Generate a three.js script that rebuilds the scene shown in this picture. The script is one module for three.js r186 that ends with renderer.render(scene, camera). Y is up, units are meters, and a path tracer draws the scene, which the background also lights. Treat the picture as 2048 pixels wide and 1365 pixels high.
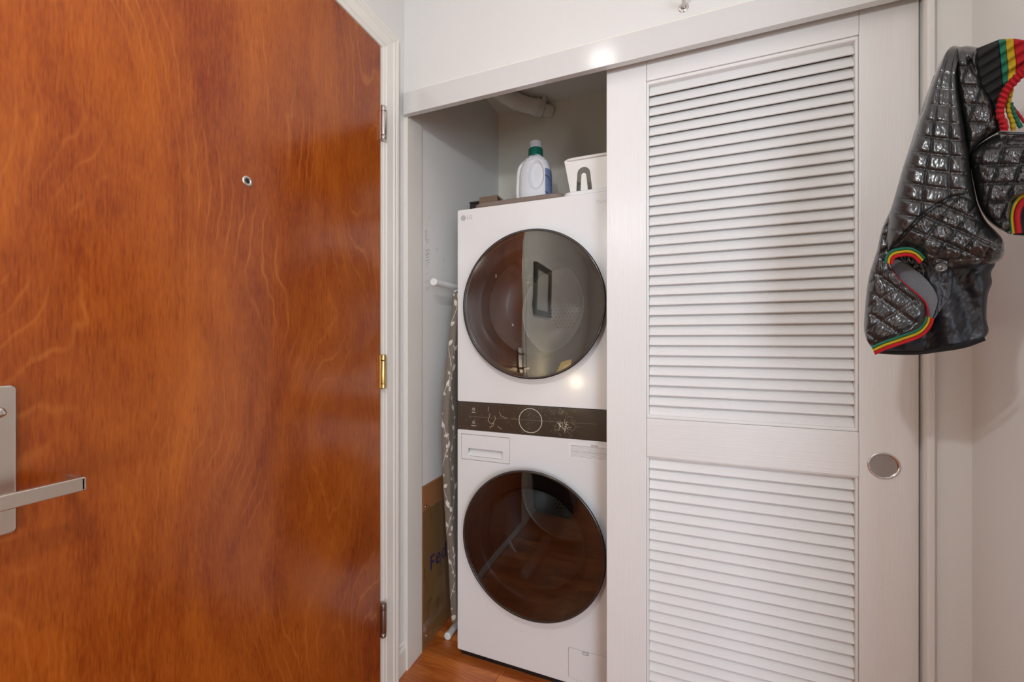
import * as THREE from 'three';
import { RoundedBoxGeometry } from 'three/addons/geometries/RoundedBoxGeometry.js';
import { mergeGeometries } from 'three/addons/utils/BufferGeometryUtils.js';
import { ImprovedNoise } from 'three/addons/math/ImprovedNoise.js';
import { RectAreaLightUniformsLib } from 'three/addons/lights/RectAreaLightUniformsLib.js';
import { FontLoader } from 'three/addons/loaders/FontLoader.js';
import { TextGeometry } from 'three/addons/geometries/TextGeometry.js';

// ---------------------------------------------------------------- camera, light, exposure
// World: x to the right along the closet wall, y up, depth d = -z. The camera stands at the origin of x and z.
const YAW = Math.atan2(316, 813), FOCAL = 813, EYE = 1.35;
const scene = new THREE.Scene();
const camera = new THREE.PerspectiveCamera(2 * Math.atan(682.5 / FOCAL) * 180 / Math.PI, 2048 / 1365, 0.02, 60);
camera.position.set(0, EYE, 0);
camera.rotation.y = YAW;
const renderer = new THREE.WebGLRenderer({ antialias: true });
renderer.toneMapping = THREE.LinearToneMapping;
renderer.toneMappingExposure = 0.455;
renderer.shadowMap.enabled = true;
RectAreaLightUniformsLib.init();
scene.background = new THREE.Color(0.72, 0.84, 1.0);
scene.backgroundIntensity = 4;

const LIGHT = { window: 20, ceiling: 13, pendant: 3.8, lamp: 1.0 };
{
  // daylight through the window at the far end of the room behind the camera
  const w = new THREE.RectAreaLight(new THREE.Color(0.74, 0.86, 1.0), LIGHT.window, 1.5, 2.1);
  w.position.set(2.2, 1.19, 3.42); w.lookAt(2.2, 1.19, 0); scene.add(w);
}

// ---------------------------------------------------------------- helpers
let seed = 7;
const rnd = () => { seed = (seed * 1664525 + 1013904223) >>> 0; return seed / 4294967296; };
const perlin = new ImprovedNoise();
const noise = (x, y, z = 0) => perlin.noise(x, y, z);
const fbm = (x, y, o = 4, z = 0) => { let s = 0, a = 0.5, f = 1; for (let i = 0; i < o; i++) { s += a * noise(x * f, y * f, z + i * 7.3); a *= 0.5; f *= 2.03; } return s; };
const clamp = (v, a = 0, b = 1) => Math.min(b, Math.max(a, v));
const sm = (a, b, x) => { const t = clamp((x - a) / (b - a)); return t * t * (3 - 2 * t); };
const lin2s = (c) => Math.round(255 * clamp(c <= 0.0031308 ? 12.92 * c : 1.055 * Math.pow(c, 1 / 2.4) - 0.055));
const L = (r, g, b) => new THREE.Color().setRGB(r, g, b);
const V = (x, y, d) => new THREE.Vector3(x, y, -d);

const taken = {};
function numbered(n) { const k = taken[n] = (taken[n] ?? -1) + 1; return k ? `${n}_${String(k).padStart(3, '0')}` : n; }
function mesh(name, geo, mat, parent = null, label = null) {
  const m = new THREE.Mesh(geo, mat);
  m.name = parent ? name : numbered(name);
  m.castShadow = m.receiveShadow = true;
  if (label) m.userData.label = label;
  (parent ?? scene).add(m);
  return m;
}
function thing(name, label, category, group) {
  const o = new THREE.Group(); o.name = numbered(name); scene.add(o);
  o.userData = { label, category };
  if (group) o.userData.group = group;
  return o;
}
function struct(name, geo, mat, label, category) {
  const m = geo ? mesh(name, geo, mat) : new THREE.Group();
  if (!geo) { m.name = numbered(name); scene.add(m); }
  m.userData.kind = 'structure'; m.userData.label = label; m.userData.category = category;
  return m;
}
// texture coordinates in metres, from the side each face looks to
function uvMetres(geo, ox = 0, oy = 0) {
  const g = geo.index ? geo.toNonIndexed() : geo;
  const p = g.attributes.position, uv = new Float32Array(p.count * 2);
  const a = new THREE.Vector3(), b = new THREE.Vector3(), c = new THREE.Vector3();
  for (let i = 0; i < p.count; i += 3) {
    a.fromBufferAttribute(p, i); b.fromBufferAttribute(p, i + 1); c.fromBufferAttribute(p, i + 2);
    const n = b.clone().sub(a).cross(c.clone().sub(a));
    const ax = Math.abs(n.x), ay = Math.abs(n.y), az = Math.abs(n.z);
    [a, b, c].forEach((q, k) => {
      const [u, v] = ax >= ay && ax >= az ? [-q.z, q.y] : ay >= az ? [q.x, -q.z] : [q.x, q.y];
      uv[(i + k) * 2] = u + ox; uv[(i + k) * 2 + 1] = v + oy;
    });
  }
  g.setAttribute('uv', new THREE.BufferAttribute(uv, 2));
  return g;
}
function box(x0, x1, y0, y1, d0, d1, r = 0.0015, seg = 2) {
  const w = x1 - x0, h = y1 - y0, dp = d1 - d0;
  const g = r > 0 ? new RoundedBoxGeometry(w, h, dp, seg, Math.min(r, w / 2.01, h / 2.01, dp / 2.01)) : new THREE.BoxGeometry(w, h, dp);
  g.translate((x0 + x1) / 2, (y0 + y1) / 2, -(d0 + d1) / 2);
  return uvMetres(g);
}
const merge = (list) => mergeGeometries(list.map((g) => {
  let q = g.index ? g.toNonIndexed() : g;
  for (const k of Object.keys(q.attributes)) if (!['position', 'normal', 'uv'].includes(k)) q.deleteAttribute(k);
  return q;
}));
function cyl(a, b, r, seg = 24, r2 = r) {
  const dir = b.clone().sub(a), len = dir.length();
  const g = new THREE.CylinderGeometry(r2, r, len, seg);
  g.translate(0, len / 2, 0);
  g.applyQuaternion(new THREE.Quaternion().setFromUnitVectors(new THREE.Vector3(0, 1, 0), dir.normalize()));
  g.translate(a.x, a.y, a.z);
  return g;
}
// lathe whose axis points along the given direction: profile pairs [radius, height along axis]
function lathe(profile, origin, axis, seg = 64) {
  const g = new THREE.LatheGeometry(profile.map(([r, h]) => new THREE.Vector2(r, h)), seg);
  g.applyQuaternion(new THREE.Quaternion().setFromUnitVectors(new THREE.Vector3(0, 1, 0), axis.clone().normalize()));
  g.translate(origin.x, origin.y, origin.z);
  return g;
}
const tube = (pts, r, n = 40, rs = 10, closed = false) => new THREE.TubeGeometry(new THREE.CatmullRomCurve3(pts, closed), n, r, rs, closed);
// extruded outline, in a plane given by a matrix of axes
function extrude(shape, depth, bevel, o, ax, ay, az, steps = 2, cs = 24) {
  const g = new THREE.ExtrudeGeometry(shape, { depth: depth - 2 * bevel, bevelEnabled: bevel > 0, bevelThickness: bevel, bevelSize: bevel, bevelOffset: -bevel, bevelSegments: steps, curveSegments: cs });
  g.translate(0, 0, bevel);
  g.applyMatrix4(new THREE.Matrix4().makeBasis(ax, ay, az).setPosition(o));
  return g;
}
const AX = new THREE.Vector3(1, 0, 0), AY = new THREE.Vector3(0, 1, 0), AZ = new THREE.Vector3(0, 0, 1);
function rrect(w, h, r, s = new THREE.Shape(), x = 0, y = 0) {
  s.moveTo(x + r, y); s.lineTo(x + w - r, y); s.absarc(x + w - r, y + r, r, -Math.PI / 2, 0); s.lineTo(x + w, y + h - r); s.absarc(x + w - r, y + h - r, r, 0, Math.PI / 2);
  s.lineTo(x + r, y + h); s.absarc(x + r, y + h - r, r, Math.PI / 2, Math.PI); s.lineTo(x, y + r); s.absarc(x + r, y + r, r, Math.PI, Math.PI * 1.5);
  return s;
}
// a picture computed per pixel, fn(u, v) gives linear rgb
function tex(w, h, fn, srgb = true, repeat = null) {
  const d = new Uint8Array(w * h * 4);
  for (let y = 0; y < h; y++) for (let x = 0; x < w; x++) {
    const c = fn((x + 0.5) / w, (y + 0.5) / h), i = (y * w + x) * 4;
    for (let k = 0; k < 3; k++) d[i + k] = srgb ? lin2s(c[k]) : Math.round(255 * clamp(Array.isArray(c) ? c[k] : c));
    d[i + 3] = 255;
  }
  const t = new THREE.DataTexture(d, w, h, THREE.RGBAFormat);
  if (srgb) t.colorSpace = THREE.SRGBColorSpace;
  t.magFilter = THREE.LinearFilter; t.minFilter = THREE.LinearMipmapLinearFilter; t.generateMipmaps = true;
  t.wrapS = t.wrapT = THREE.RepeatWrapping;
  if (repeat) t.repeat.set(...repeat);
  t.needsUpdate = true;
  return t;
}
function drawn(w, h, fn) {
  const c = document.createElement('canvas'); c.width = w; c.height = h;
  fn(c.getContext('2d'), w, h);
  const t = new THREE.CanvasTexture(c); t.colorSpace = THREE.SRGBColorSpace; t.magFilter = THREE.LinearFilter;
  return t;
}
const std = (color, roughness, extra = {}) => new THREE.MeshPhysicalMaterial({ color, roughness, ...extra });
const mix3 = (a, b, t) => [0, 1, 2].map((k) => a[k] + (b[k] - a[k]) * t);

// ---------------------------------------------------------------- materials
const paintBump = tex(512, 512, (u, v) => 0.5 + 0.5 * fbm(u * 60, v * 60, 3) + 0.25 * noise(u * 9, v * 9), false, [1.6, 1.6]);
const grainBump = tex(512, 512, (u, v) => 0.5 + 0.35 * noise(u * 120, v * 5) + 0.35 * noise(u * 240, v * 9, 3) + 0.2 * noise(u * 40, v * 2, 8), false, [2.2, 1.1]);
const crossBump = tex(512, 512, (u, v) => 0.5 + 0.4 * noise(u * 5, v * 110) + 0.3 * noise(u * 9, v * 230, 3), false, [1.1, 2.2]);
const M = {};
M.wall = std(L(0.74, 0.725, 0.695), 0.62, { bumpMap: paintBump, bumpScale: 0.0006 });
M.wallCloset = std(L(0.88, 0.845, 0.735), 0.6, { bumpMap: paintBump, bumpScale: 0.0006 });
M.ceiling = std(L(0.88, 0.87, 0.85), 0.8);
M.trim = std(L(0.79, 0.76, 0.69), 0.3);
M.louvre = std(L(0.80, 0.79, 0.77), 0.36, { bumpMap: grainBump, bumpScale: 0.0005 });
M.louvreRail = std(L(0.80, 0.79, 0.77), 0.36, { bumpMap: crossBump, bumpScale: 0.0004 });
M.slat = std(L(0.80, 0.795, 0.78), 0.38, { bumpMap: crossBump, bumpScale: 0.0004 });
M.fascia = std(L(0.66, 0.65, 0.63), 0.2, { bumpMap: crossBump, bumpScale: 0.0003, clearcoat: 1, clearcoatRoughness: 0.14 });
M.steel = std(L(0.62, 0.59, 0.55), 0.3, { metalness: 1 });
M.satin = std(L(0.66, 0.62, 0.56), 0.36, { metalness: 1 });
M.chrome = std(L(0.75, 0.74, 0.73), 0.14, { metalness: 1 });
M.brass = std(L(0.70, 0.54, 0.22), 0.3, { metalness: 1 });
M.bronze = std(L(0.30, 0.235, 0.19), 0.38, { metalness: 1 });
M.appliance = std(L(0.82, 0.815, 0.80), 0.24, { clearcoat: 0.5, clearcoatRoughness: 0.12 });
M.applianceLine = std(L(0.22, 0.22, 0.22), 0.6);
M.black = std(L(0.012, 0.012, 0.012), 0.35);
M.darkRim = std(L(0.02, 0.018, 0.016), 0.16, { clearcoat: 1, clearcoatRoughness: 0.05 });
M.whitePlastic = std(L(0.82, 0.82, 0.80), 0.34);
M.greyPrint = std(L(0.42, 0.42, 0.40), 0.5);

// entry door veneer: figure of the wood, 1.03 m by 2.45 m
const doorTex = tex(1024, 2048, (u, v) => {
  const x = u * 1.03, y = v * 2.45;
  const wob = fbm(x * 1.9 + 3, y * 0.75, 3, 2.5), wob2 = fbm(x * 4.1, y * 1.5 + 4, 2, 6.5);
  const ph = x * 13 + 9 * wob + 1.6 * wob2 + 0.10 * noise(x * 40, y * 22);
  const ring = 0.5 + 0.5 * Math.sin(6.2832 * ph * 0.55);
  const fine = Math.pow(0.5 + 0.5 * Math.sin(6.2832 * ph * 1.9), 18) * clamp(0.25 + 1.5 * noise(x * 6, y * 3.4, 21) + 0.5 * noise(x * 22, y * 16, 2));
  const fibre = noise(x * 150, y * 9) * 0.4 + noise(x * 300, y * 26, 4) * 0.55 + noise(x * 480, y * 60, 14) * 0.5;
  const blotch = fbm(x * 4.2 + wob, y * 1.5, 4, 11) + 0.3 * fbm(x * 16, y * 9, 3, 3);
  const t = 0.44 + 0.13 * (ring - 0.5) + 0.75 * blotch + 0.34 * fibre;
  let c = mix3([0.195, 0.0275, 0.003], [0.475, 0.120, 0.0118], clamp(t));
  c = mix3(c, [0.55, 0.17, 0.026], 0.45 * fine);
  const pore = clamp(noise(x * 420, y * 24, 31) * 2.4 - 0.7);
  return mix3(c, [0.12, 0.02, 0.003], 0.5 * pore);
});
const doorBump = tex(512, 1024, (u, v) => 0.5 + 0.4 * noise(u * 240, v * 18) + 0.25 * noise(u * 30, v * 5, 4), false);
M.veneer = std(L(1, 1, 1), 0.2, { map: doorTex, bumpMap: doorBump, bumpScale: 0.0002 });
M.doorEdge = std(L(0.2, 0.05, 0.01), 0.4);

const plankTex = tex(1024, 512, (u, v) => {
  const x = u * 1.6, y = v * 0.4;
  const h = fbm(x * 1.6, y * 9, 3, 5);
  const ring = Math.pow(0.5 + 0.5 * Math.sin(6.2832 * (h * 9 + y * 30)), 3);
  const f = noise(x * 14, y * 520) * 0.55 + noise(x * 30, y * 900, 3) * 0.4;
  const t = 0.45 + 0.3 * f + 0.75 * fbm(x * 3, y * 10, 3, 13) - 0.22 * ring;
  return mix3([0.32, 0.063, 0.010], [0.78, 0.25, 0.050], clamp(t));
}, true, [1 / 1.6, 1 / 0.4]);
const plankMats = [[1, 1, 1], [0.8, 0.76, 0.72], [1.1, 1.12, 1.1], [0.92, 0.9, 0.95]].map((c) => std(L(...c), 0.3, { map: plankTex, bumpMap: crossBump, bumpScale: 0.0003, clearcoat: 0.3, clearcoatRoughness: 0.25 }));
M.subfloor = std(L(0.05, 0.015, 0.006), 0.8);

// ---------------------------------------------------------------- the shell
const CEIL = 2.785, WL = -1.02, WR = 0.722, DW = 1.40, DB = 2.37;
{
  const f = struct('floor', box(-1.2, 3.4, -0.12, -0.012, -3.7, 2.55, 0), M.subfloor, 'reddish brown hardwood plank floor', 'floor');
  const rowW = 0.095, pg = {};
  let row = 0;
  for (let d = 2.37; d > -1.4; d -= rowW, row++) {
    const d1 = d, d0 = Math.max(d - rowW, -3.5);
    let x = WL - 0.0 - (row % 2 ? 0.0 : 0);
    const cuts = [WL];
    let c = WL + (Math.abs(d0 - 1.42) < 0.012 ? 0.375 : 0.15 + rnd() * 0.55);
    const end = d0 < 0.5 ? 3.2 : 0.74;
    while (c < end - 0.15) { cuts.push(c); c += 0.55 + rnd() * 0.5; }
    cuts.push(end);
    for (let i = 0; i + 1 < cuts.length; i++) {
      const g = box(cuts[i] + 0.0005, cuts[i + 1] - 0.0005, -0.012, 0, d0 + 0.0005, d1 - 0.0005, 0.001, 1);
      uvMetres(g, rnd() * 3, rnd() * 3);
      mesh('plank', g, plankMats[Math.floor(rnd() * 4)], f);
    }
  }
  const rest = mesh('plank_far', box(-1.2, 3.2, -0.012, 0, -3.6, -1.43, 0), plankMats[0], f);
}
struct('ceiling', box(-1.2, 3.4, CEIL, CEIL + 0.12, -3.7, 2.55, 0), M.ceiling, 'plain white ceiling', 'ceiling');
struct('wall_left', merge([
  box(-1.16, WL, 0, CEIL, -3.6, 0.205, 0), box(-1.16, WL, 0, CEIL, 1.256, 2.5, 0), box(-1.16, WL, 2.472, CEIL, 0.205, 1.256, 0),
]), M.wall, 'off-white wall holding the wooden entry door', 'wall');
struct('wall_front', merge([
  box(WL, 0.86, 2.356, CEIL, DW, 1.50, 0), box(0.645, 0.86, 0, 2.356, DW, 1.50, 0),
]), M.wall, 'off-white wall above and beside the laundry closet', 'wall');
struct('wall_back', box(-1.16, 0.86, 0, CEIL, DB, 2.5, 0), M.wallCloset, 'back wall of the laundry closet', 'wall');
struct('wall_closet_right', box(0.76, 0.86, 0, CEIL, 1.5, DB, 0), M.wallCloset, 'right side wall of the laundry closet', 'wall');
struct('wall_right', box(WR, 0.86, 0, CEIL, 0.5, DW, 0), M.wall, 'off-white wall with the quilted jacket', 'wall');
struct('wall_room_side', merge([box(0.86, 3.4, 0, CEIL, 0.5, 0.62, 0), box(3.2, 3.4, 0, CEIL, -3.6, 0.5, 0)]), M.wall, 'walls of the room behind', 'wall');
struct('wall_behind', merge([
  box(-1.16, 1.42, 0, CEIL, -3.66, -3.5, 0), box(2.98, 3.4, 0, CEIL, -3.66, -3.5, 0), box(1.42, 2.98, 0, 0.1, -3.66, -3.5, 0), box(1.42, 2.98, 2.28, CEIL, -3.66, -3.5, 0),
]), M.wall, 'wall with the window behind the camera', 'wall');
{
  const w = struct('window_1', null, null, 'tall daylight window behind the camera', 'window');
  const fr = [];
  for (const x of [1.42, 2.175, 2.93]) fr.push(box(x, x + 0.05, 0.1, 2.28, -3.62, -3.56, 0.004));
  for (const y of [0.1, 2.23]) fr.push(box(1.42, 2.98, y, y + 0.05, -3.61, -3.565, 0.004));
  mesh('window_frame', merge(fr), M.trim, w);
  mesh('pane', box(1.43, 2.97, 0.11, 2.27, -3.592, -3.588, 0), std(L(1, 1, 1), 0.02, { transmission: 1, thickness: 0 }), w);
}

// closet side wall with its scuffs and pencil marks, 0.87 m deep by 2.785 m high
{
  const W = 512, H = 1638, S = W / 0.87;
  const scuff = drawn(W, H, (c) => {
    const base = (k) => `rgb(${lin2s(0.86 * k)},${lin2s(0.845 * k)},${lin2s(0.81 * k)})`;
    c.fillStyle = base(1); c.fillRect(0, 0, W, H);
    const at = (d, y) => [(d - 1.5) * S, H - y * S];
    const marks = [[1.555, 1.80, 22, 0.7], [1.56, 1.755, 18, 0.62], [1.558, 1.735, 14, 0.5], [1.56, 1.71, 20, 0.66], [1.555, 1.685, 16, 0.8], [1.555, 1.65, 16, 0.85], [1.555, 1.615, 14, 0.85], [1.56, 1.585, 12, 0.7], [1.575, 1.905, 8, 0.85], [1.70, 1.74, 8, 0.75], [1.64, 1.78, 6, 0.7]];
    c.lineWidth = 2.4;
    for (const [d, y, w, k] of marks) { const [px, py] = at(d, y); c.strokeStyle = base(k); c.beginPath(); c.moveTo(px - w / 2, py + 3); c.lineTo(px + w / 2, py - 4); c.stroke(); c.strokeStyle = base(k + 0.12); c.beginPath(); c.moveTo(px - w / 3, py + 8); c.lineTo(px + w / 2, py + 4); c.stroke(); }
    const [hx, hy] = at(1.53, 1.83); c.fillStyle = base(1.2); c.fillRect(hx, hy - 14, 4, 46); c.fillStyle = base(0.86); c.fillRect(hx + 4, hy - 8, 12, 30);
  });
  const g = new THREE.BoxGeometry(0.008, CEIL, 0.87);
  g.translate(WL + 0.004, CEIL / 2, -1.935);
  struct('wall_closet_left', g, std(L(1, 1, 1), 0.6, { map: scuff, bumpMap: paintBump, bumpScale: 0.0004 }), 'left side wall of the laundry closet with scuff marks', 'wall');
}

// door casing: a moulded profile, w across from the opening outwards, t out of the wall
const CASING = [[0, 0], [0, 0.007], [0.006, 0.0105], [0.011, 0.0105], [0.014, 0.0075], [0.019, 0.0125], [0.052, 0.0145], [0.058, 0.0185], [0.064, 0.0185], [0.067, 0.0155], [0.072, 0.0195], [0.081, 0.0205], [0.085, 0.017], [0.085, 0]];
function moulding(profile, place) {
  const pos = [], n = profile.length, a = profile.map((p) => place(p[0], p[1], 0)), b = profile.map((p) => place(p[0], p[1], 1));
  const tri = (p, q, r) => { for (const s of [p, q, r]) pos.push(s.x, s.y, s.z); };
  for (let i = 0; i < n; i++) { const j = (i + 1) % n; tri(a[i], b[i], b[j]); tri(a[i], b[j], a[j]); }
  for (let i = 1; i + 1 < n; i++) { tri(a[0], a[i], a[i + 1]); tri(b[0], b[i + 1], b[i]); }
  const g = new THREE.BufferGeometry();
  g.setAttribute('position', new THREE.Float32BufferAttribute(pos, 3));
  g.computeVertexNormals();
  return uvMetres(g);
}
{
  const DT = 2.462, D1 = 1.256, D0 = 0.204, x = (t) => WL + t;
  const c = struct('trim_1', null, null, 'cream moulded casing around the wooden entry door', 'door casing');
  mesh('side_casing', moulding(CASING, (w, t, e) => V(x(t), e ? DT + w : 0, D1 + w)), M.trim, c);
  mesh('side_casing', moulding(CASING, (w, t, e) => V(x(t), e ? DT + w : 0, D0 - w)), M.trim, c);
  mesh('head_casing', moulding(CASING, (w, t, e) => V(x(t), DT + w, e ? D1 + w : D0 - w)), M.trim, c);
  mesh('jamb', merge([box(-1.15, -1.0195, 0, DT + 0.01, 1.2425, 1.258, 0.001), box(-1.15, -1.0195, 0, DT + 0.01, 0.202, 0.2175, 0.001), box(-1.15, -1.0195, DT - 0.006, DT + 0.01, 0.2175, 1.2425, 0.001)]), M.trim, c);
}
// baseboards
{
  const prof = [[0, 0], [0, 0.013], [0.088, 0.013], [0.096, 0.0115], [0.102, 0.007], [0.112, 0.006], [0.116, 0]];
  struct('baseboard_left', moulding(prof, (w, t, e) => V(WL + t, w, e ? 1.398 : 1.342)), M.trim, 'short cream baseboard between door casing and closet', 'baseboard');
  struct('baseboard_behind', moulding(prof, (w, t, e) => V(WL + t, w, e ? 0.118 : -3.49)), M.trim, 'cream baseboard beside the cabinet', 'baseboard');
  struct('baseboard_closet', moulding(prof, (w, t, e) => V(WL + 0.008 + t * 0.6, w * 0.75, e ? 2.36 : 1.97)), M.trim, 'white baseboard inside the closet', 'baseboard');
}
// left jamb of the closet opening, and the stop on the right
struct('trim_2', box(WL, -1.0, 0, 2.356, 1.394, 1.499, 0.002), M.trim, 'painted jamb board at the left of the closet opening', 'trim');
{
  const t = struct('trim_3', null, null, 'painted jamb and bead at the right of the sliding louvre door', 'trim');
  mesh('jamb', box(0.634, 0.647, 0, 2.30, 1.396, 1.50, 0.001), M.wall, t);
  mesh('bead', box(0.6255, 0.6425, 0, 2.34, 1.379, 1.402, 0.005, 3), M.wall, t);
}
// fascia over the sliding track
{
  const t = struct('trim_4', null, null, 'glossy white fascia board over the closet opening', 'fascia');
  mesh('board', box(-1.006, 0.7205, 2.266, 2.354, 1.373, 1.396, 0.0015), M.fascia, t);
  mesh('cap_bead', box(-1.012, 0.7205, 2.354, 2.366, 1.380, 1.402, 0.003), M.trim, t);
}

// ---------------------------------------------------------------- entry door
{
  const d = struct('door_1', null, null, 'glossy reddish wooden entry door with peephole and lever handle', 'door');
  const slab = box(-1.056, -1.010, 0.012, 2.454, 0.219, 1.240, 0.0015);
  { const uv = slab.attributes.uv, p = slab.attributes.position; for (let i = 0; i < p.count; i++) uv.setXY(i, (-p.getZ(i) - 0.215) / 1.03, p.getY(i) / 2.46); }
  mesh('slab', slab, M.veneer, d);
  const pe = V(-1.010, 1.76, 0.725);
  const ph = mesh('peephole', lathe([[0.0065, 0.001], [0.0072, 0.003], [0.0105, 0.0035], [0.0128, 0.002], [0.0132, 0]], pe, AX, 32), M.satin, d, 'small metal ring of the peephole');
  mesh('lens', lathe([[0, 0.0012], [0.0066, 0.0008]], pe, AX, 24), M.black, ph);
  // escutcheon plate, lever and thumb turn
  const plate = mesh('escutcheon_plate', extrude(rrect(0.075, 0.242, 0.008), 0.010, 0.003, V(-1.010, 1.036, 0.253), AZ.clone().negate(), AY, AX, 3), M.satin, d, 'satin steel lock plate');
  const lev = merge([
    box(-0.946, -0.936, 1.093, 1.117, 0.262, 0.386, 0.002, 2),
    box(-0.986, -0.936, 1.093, 1.117, 0.379, 0.3875, 0.003, 2),
    cyl(V(-1.0, 1.105, 0.275), V(-0.940, 1.105, 0.275), 0.0105, 24),
  ]);
  mesh('lever_handle', lev, M.satin, d, 'flat satin lever with bent end');
  const tt = new RoundedBoxGeometry(0.014, 0.016, 0.046, 3, 0.006); tt.rotateX(0.42); tt.translate(-0.974, 1.232, -0.286);
  mesh('thumb_turn', merge([tt, cyl(V(-1.0, 1.225, 0.278), V(-0.975, 1.225, 0.278), 0.009, 20)]), M.chrome, d);
  mesh('door_sweep', box(-1.010, -1.004, 0.006, 0.052, 0.225, 1.236, 0.001), std(L(0.6, 0.6, 0.6), 0.4, { metalness: 0.7 }), d, 'pale metal strip along the bottom edge');
  const hinge = (y, m, lab) => {
    const X = -1.001, D = 1.2455, R = 0.0108;
    const h = mesh('hinge', lathe([[0, -0.044], [R, -0.044], [R, 0.04], [0, 0.04]], V(X, y, D), AY, 24), m, d, lab);
    mesh('knuckle', lathe([[0, 0.0415], [R * 1.03, 0.0415], [R * 1.05, 0.0455], [R, 0.0475], [R * 1.04, 0.05], [R, 0.061], [R * 0.8, 0.0635], [0, 0.064]], V(X, y, D), AY, 24), m, h);
    mesh('knuckle', lathe([[0, -0.064], [R * 0.75, -0.0635], [R * 0.97, -0.061], [R, -0.046], [0, -0.0455]], V(X, y, D), AY, 24), m, h);
    mesh('leaf', box(-1.0195, -1.0085, y - 0.062, y + 0.062, 1.236, 1.2425, 0.001), m, h);
  };
  hinge(2.168, M.steel, 'satin steel spring hinge');
  hinge(1.235, M.brass, 'polished brass hinge');
  hinge(0.303, M.bronze, 'dark bronze hinge');
}

// ---------------------------------------------------------------- sliding louvre door
{
  const d = struct('door_2', null, null, 'white sliding louvre door half covering the laundry closet', 'door');
  const X0 = -0.204, X1 = 0.6286, A = -0.0726, B = 0.498, F = 1.425, K = 1.46, T0 = 2.217, T1 = 1.092, S0 = 0.9655, S1 = 0.17;
  const stile = (a, b) => mesh('stile', box(a, b, 0.014, 2.296, F, K, 0.0022), M.louvre, d);
  stile(X0, A - 0.0002); stile(B + 0.0002, X1);
  for (const [a, b] of [[T0, 2.296], [S0, T1], [0.014, S1]]) mesh('rail', box(A + 0.0004, B - 0.0004, a, b, F + 0.0001, K, 0.002), M.louvreRail, d);
  const sl = uvMetres(new RoundedBoxGeometry(B - A - 0.014, 0.0425, 0.0066, 2, 0.003));
  sl.rotateX(-0.50);
  for (const [lo, hi, n] of [[T1 + 0.012, T0 - 0.012, 33], [S1 + 0.012, S0 - 0.006, 23]]) {
    const bead = 0.0075;
    mesh('sticking', merge([
      box(A, A + bead, lo - 0.012, hi + 0.012, F + 0.004, K - 0.002, 0.003, 2), box(B - bead, B, lo - 0.012, hi + 0.012, F + 0.004, K - 0.002, 0.003, 2),
      box(A, B, T0 - 0.014 < hi ? hi : hi, hi + 0.012, F + 0.003, K - 0.002, 0.005, 3), box(A, B, lo - 0.012, lo - 0.001, F + 0.003, K - 0.002, 0.004, 3),
    ]), M.louvre, d);
    const pitch = (hi - lo) / n;
    for (let i = 0; i < n; i++) {
      const s = mesh('slat', sl, M.slat, d);
      s.position.set((A + B) / 2, lo + (i + 0.5) * pitch + (rnd() - 0.5) * 0.0008, -(F + 0.0185));
      s.rotation.x = (rnd() - 0.5) * 0.035;
    }
  }
  const c = V(0.5527, 1.004, F), R = 0.0368;
  const pull = mesh('finger_pull', lathe([[R, 0], [R * 1.0, 0.0022], [R * 0.94, 0.003], [R * 0.86, 0.002], [R * 0.82, -0.0005]], c, AZ, 56), M.chrome, d, 'round chrome finger pull');
  mesh('cup', lathe([[R * 0.82, 0.0009], [R * 0.8, 0.0003], [R * 0.4, 0.0002], [0, 0.0002]], c, AZ, 48), std(L(0.42, 0.40, 0.39), 0.3, { metalness: 1 }), pull);
}

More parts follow.
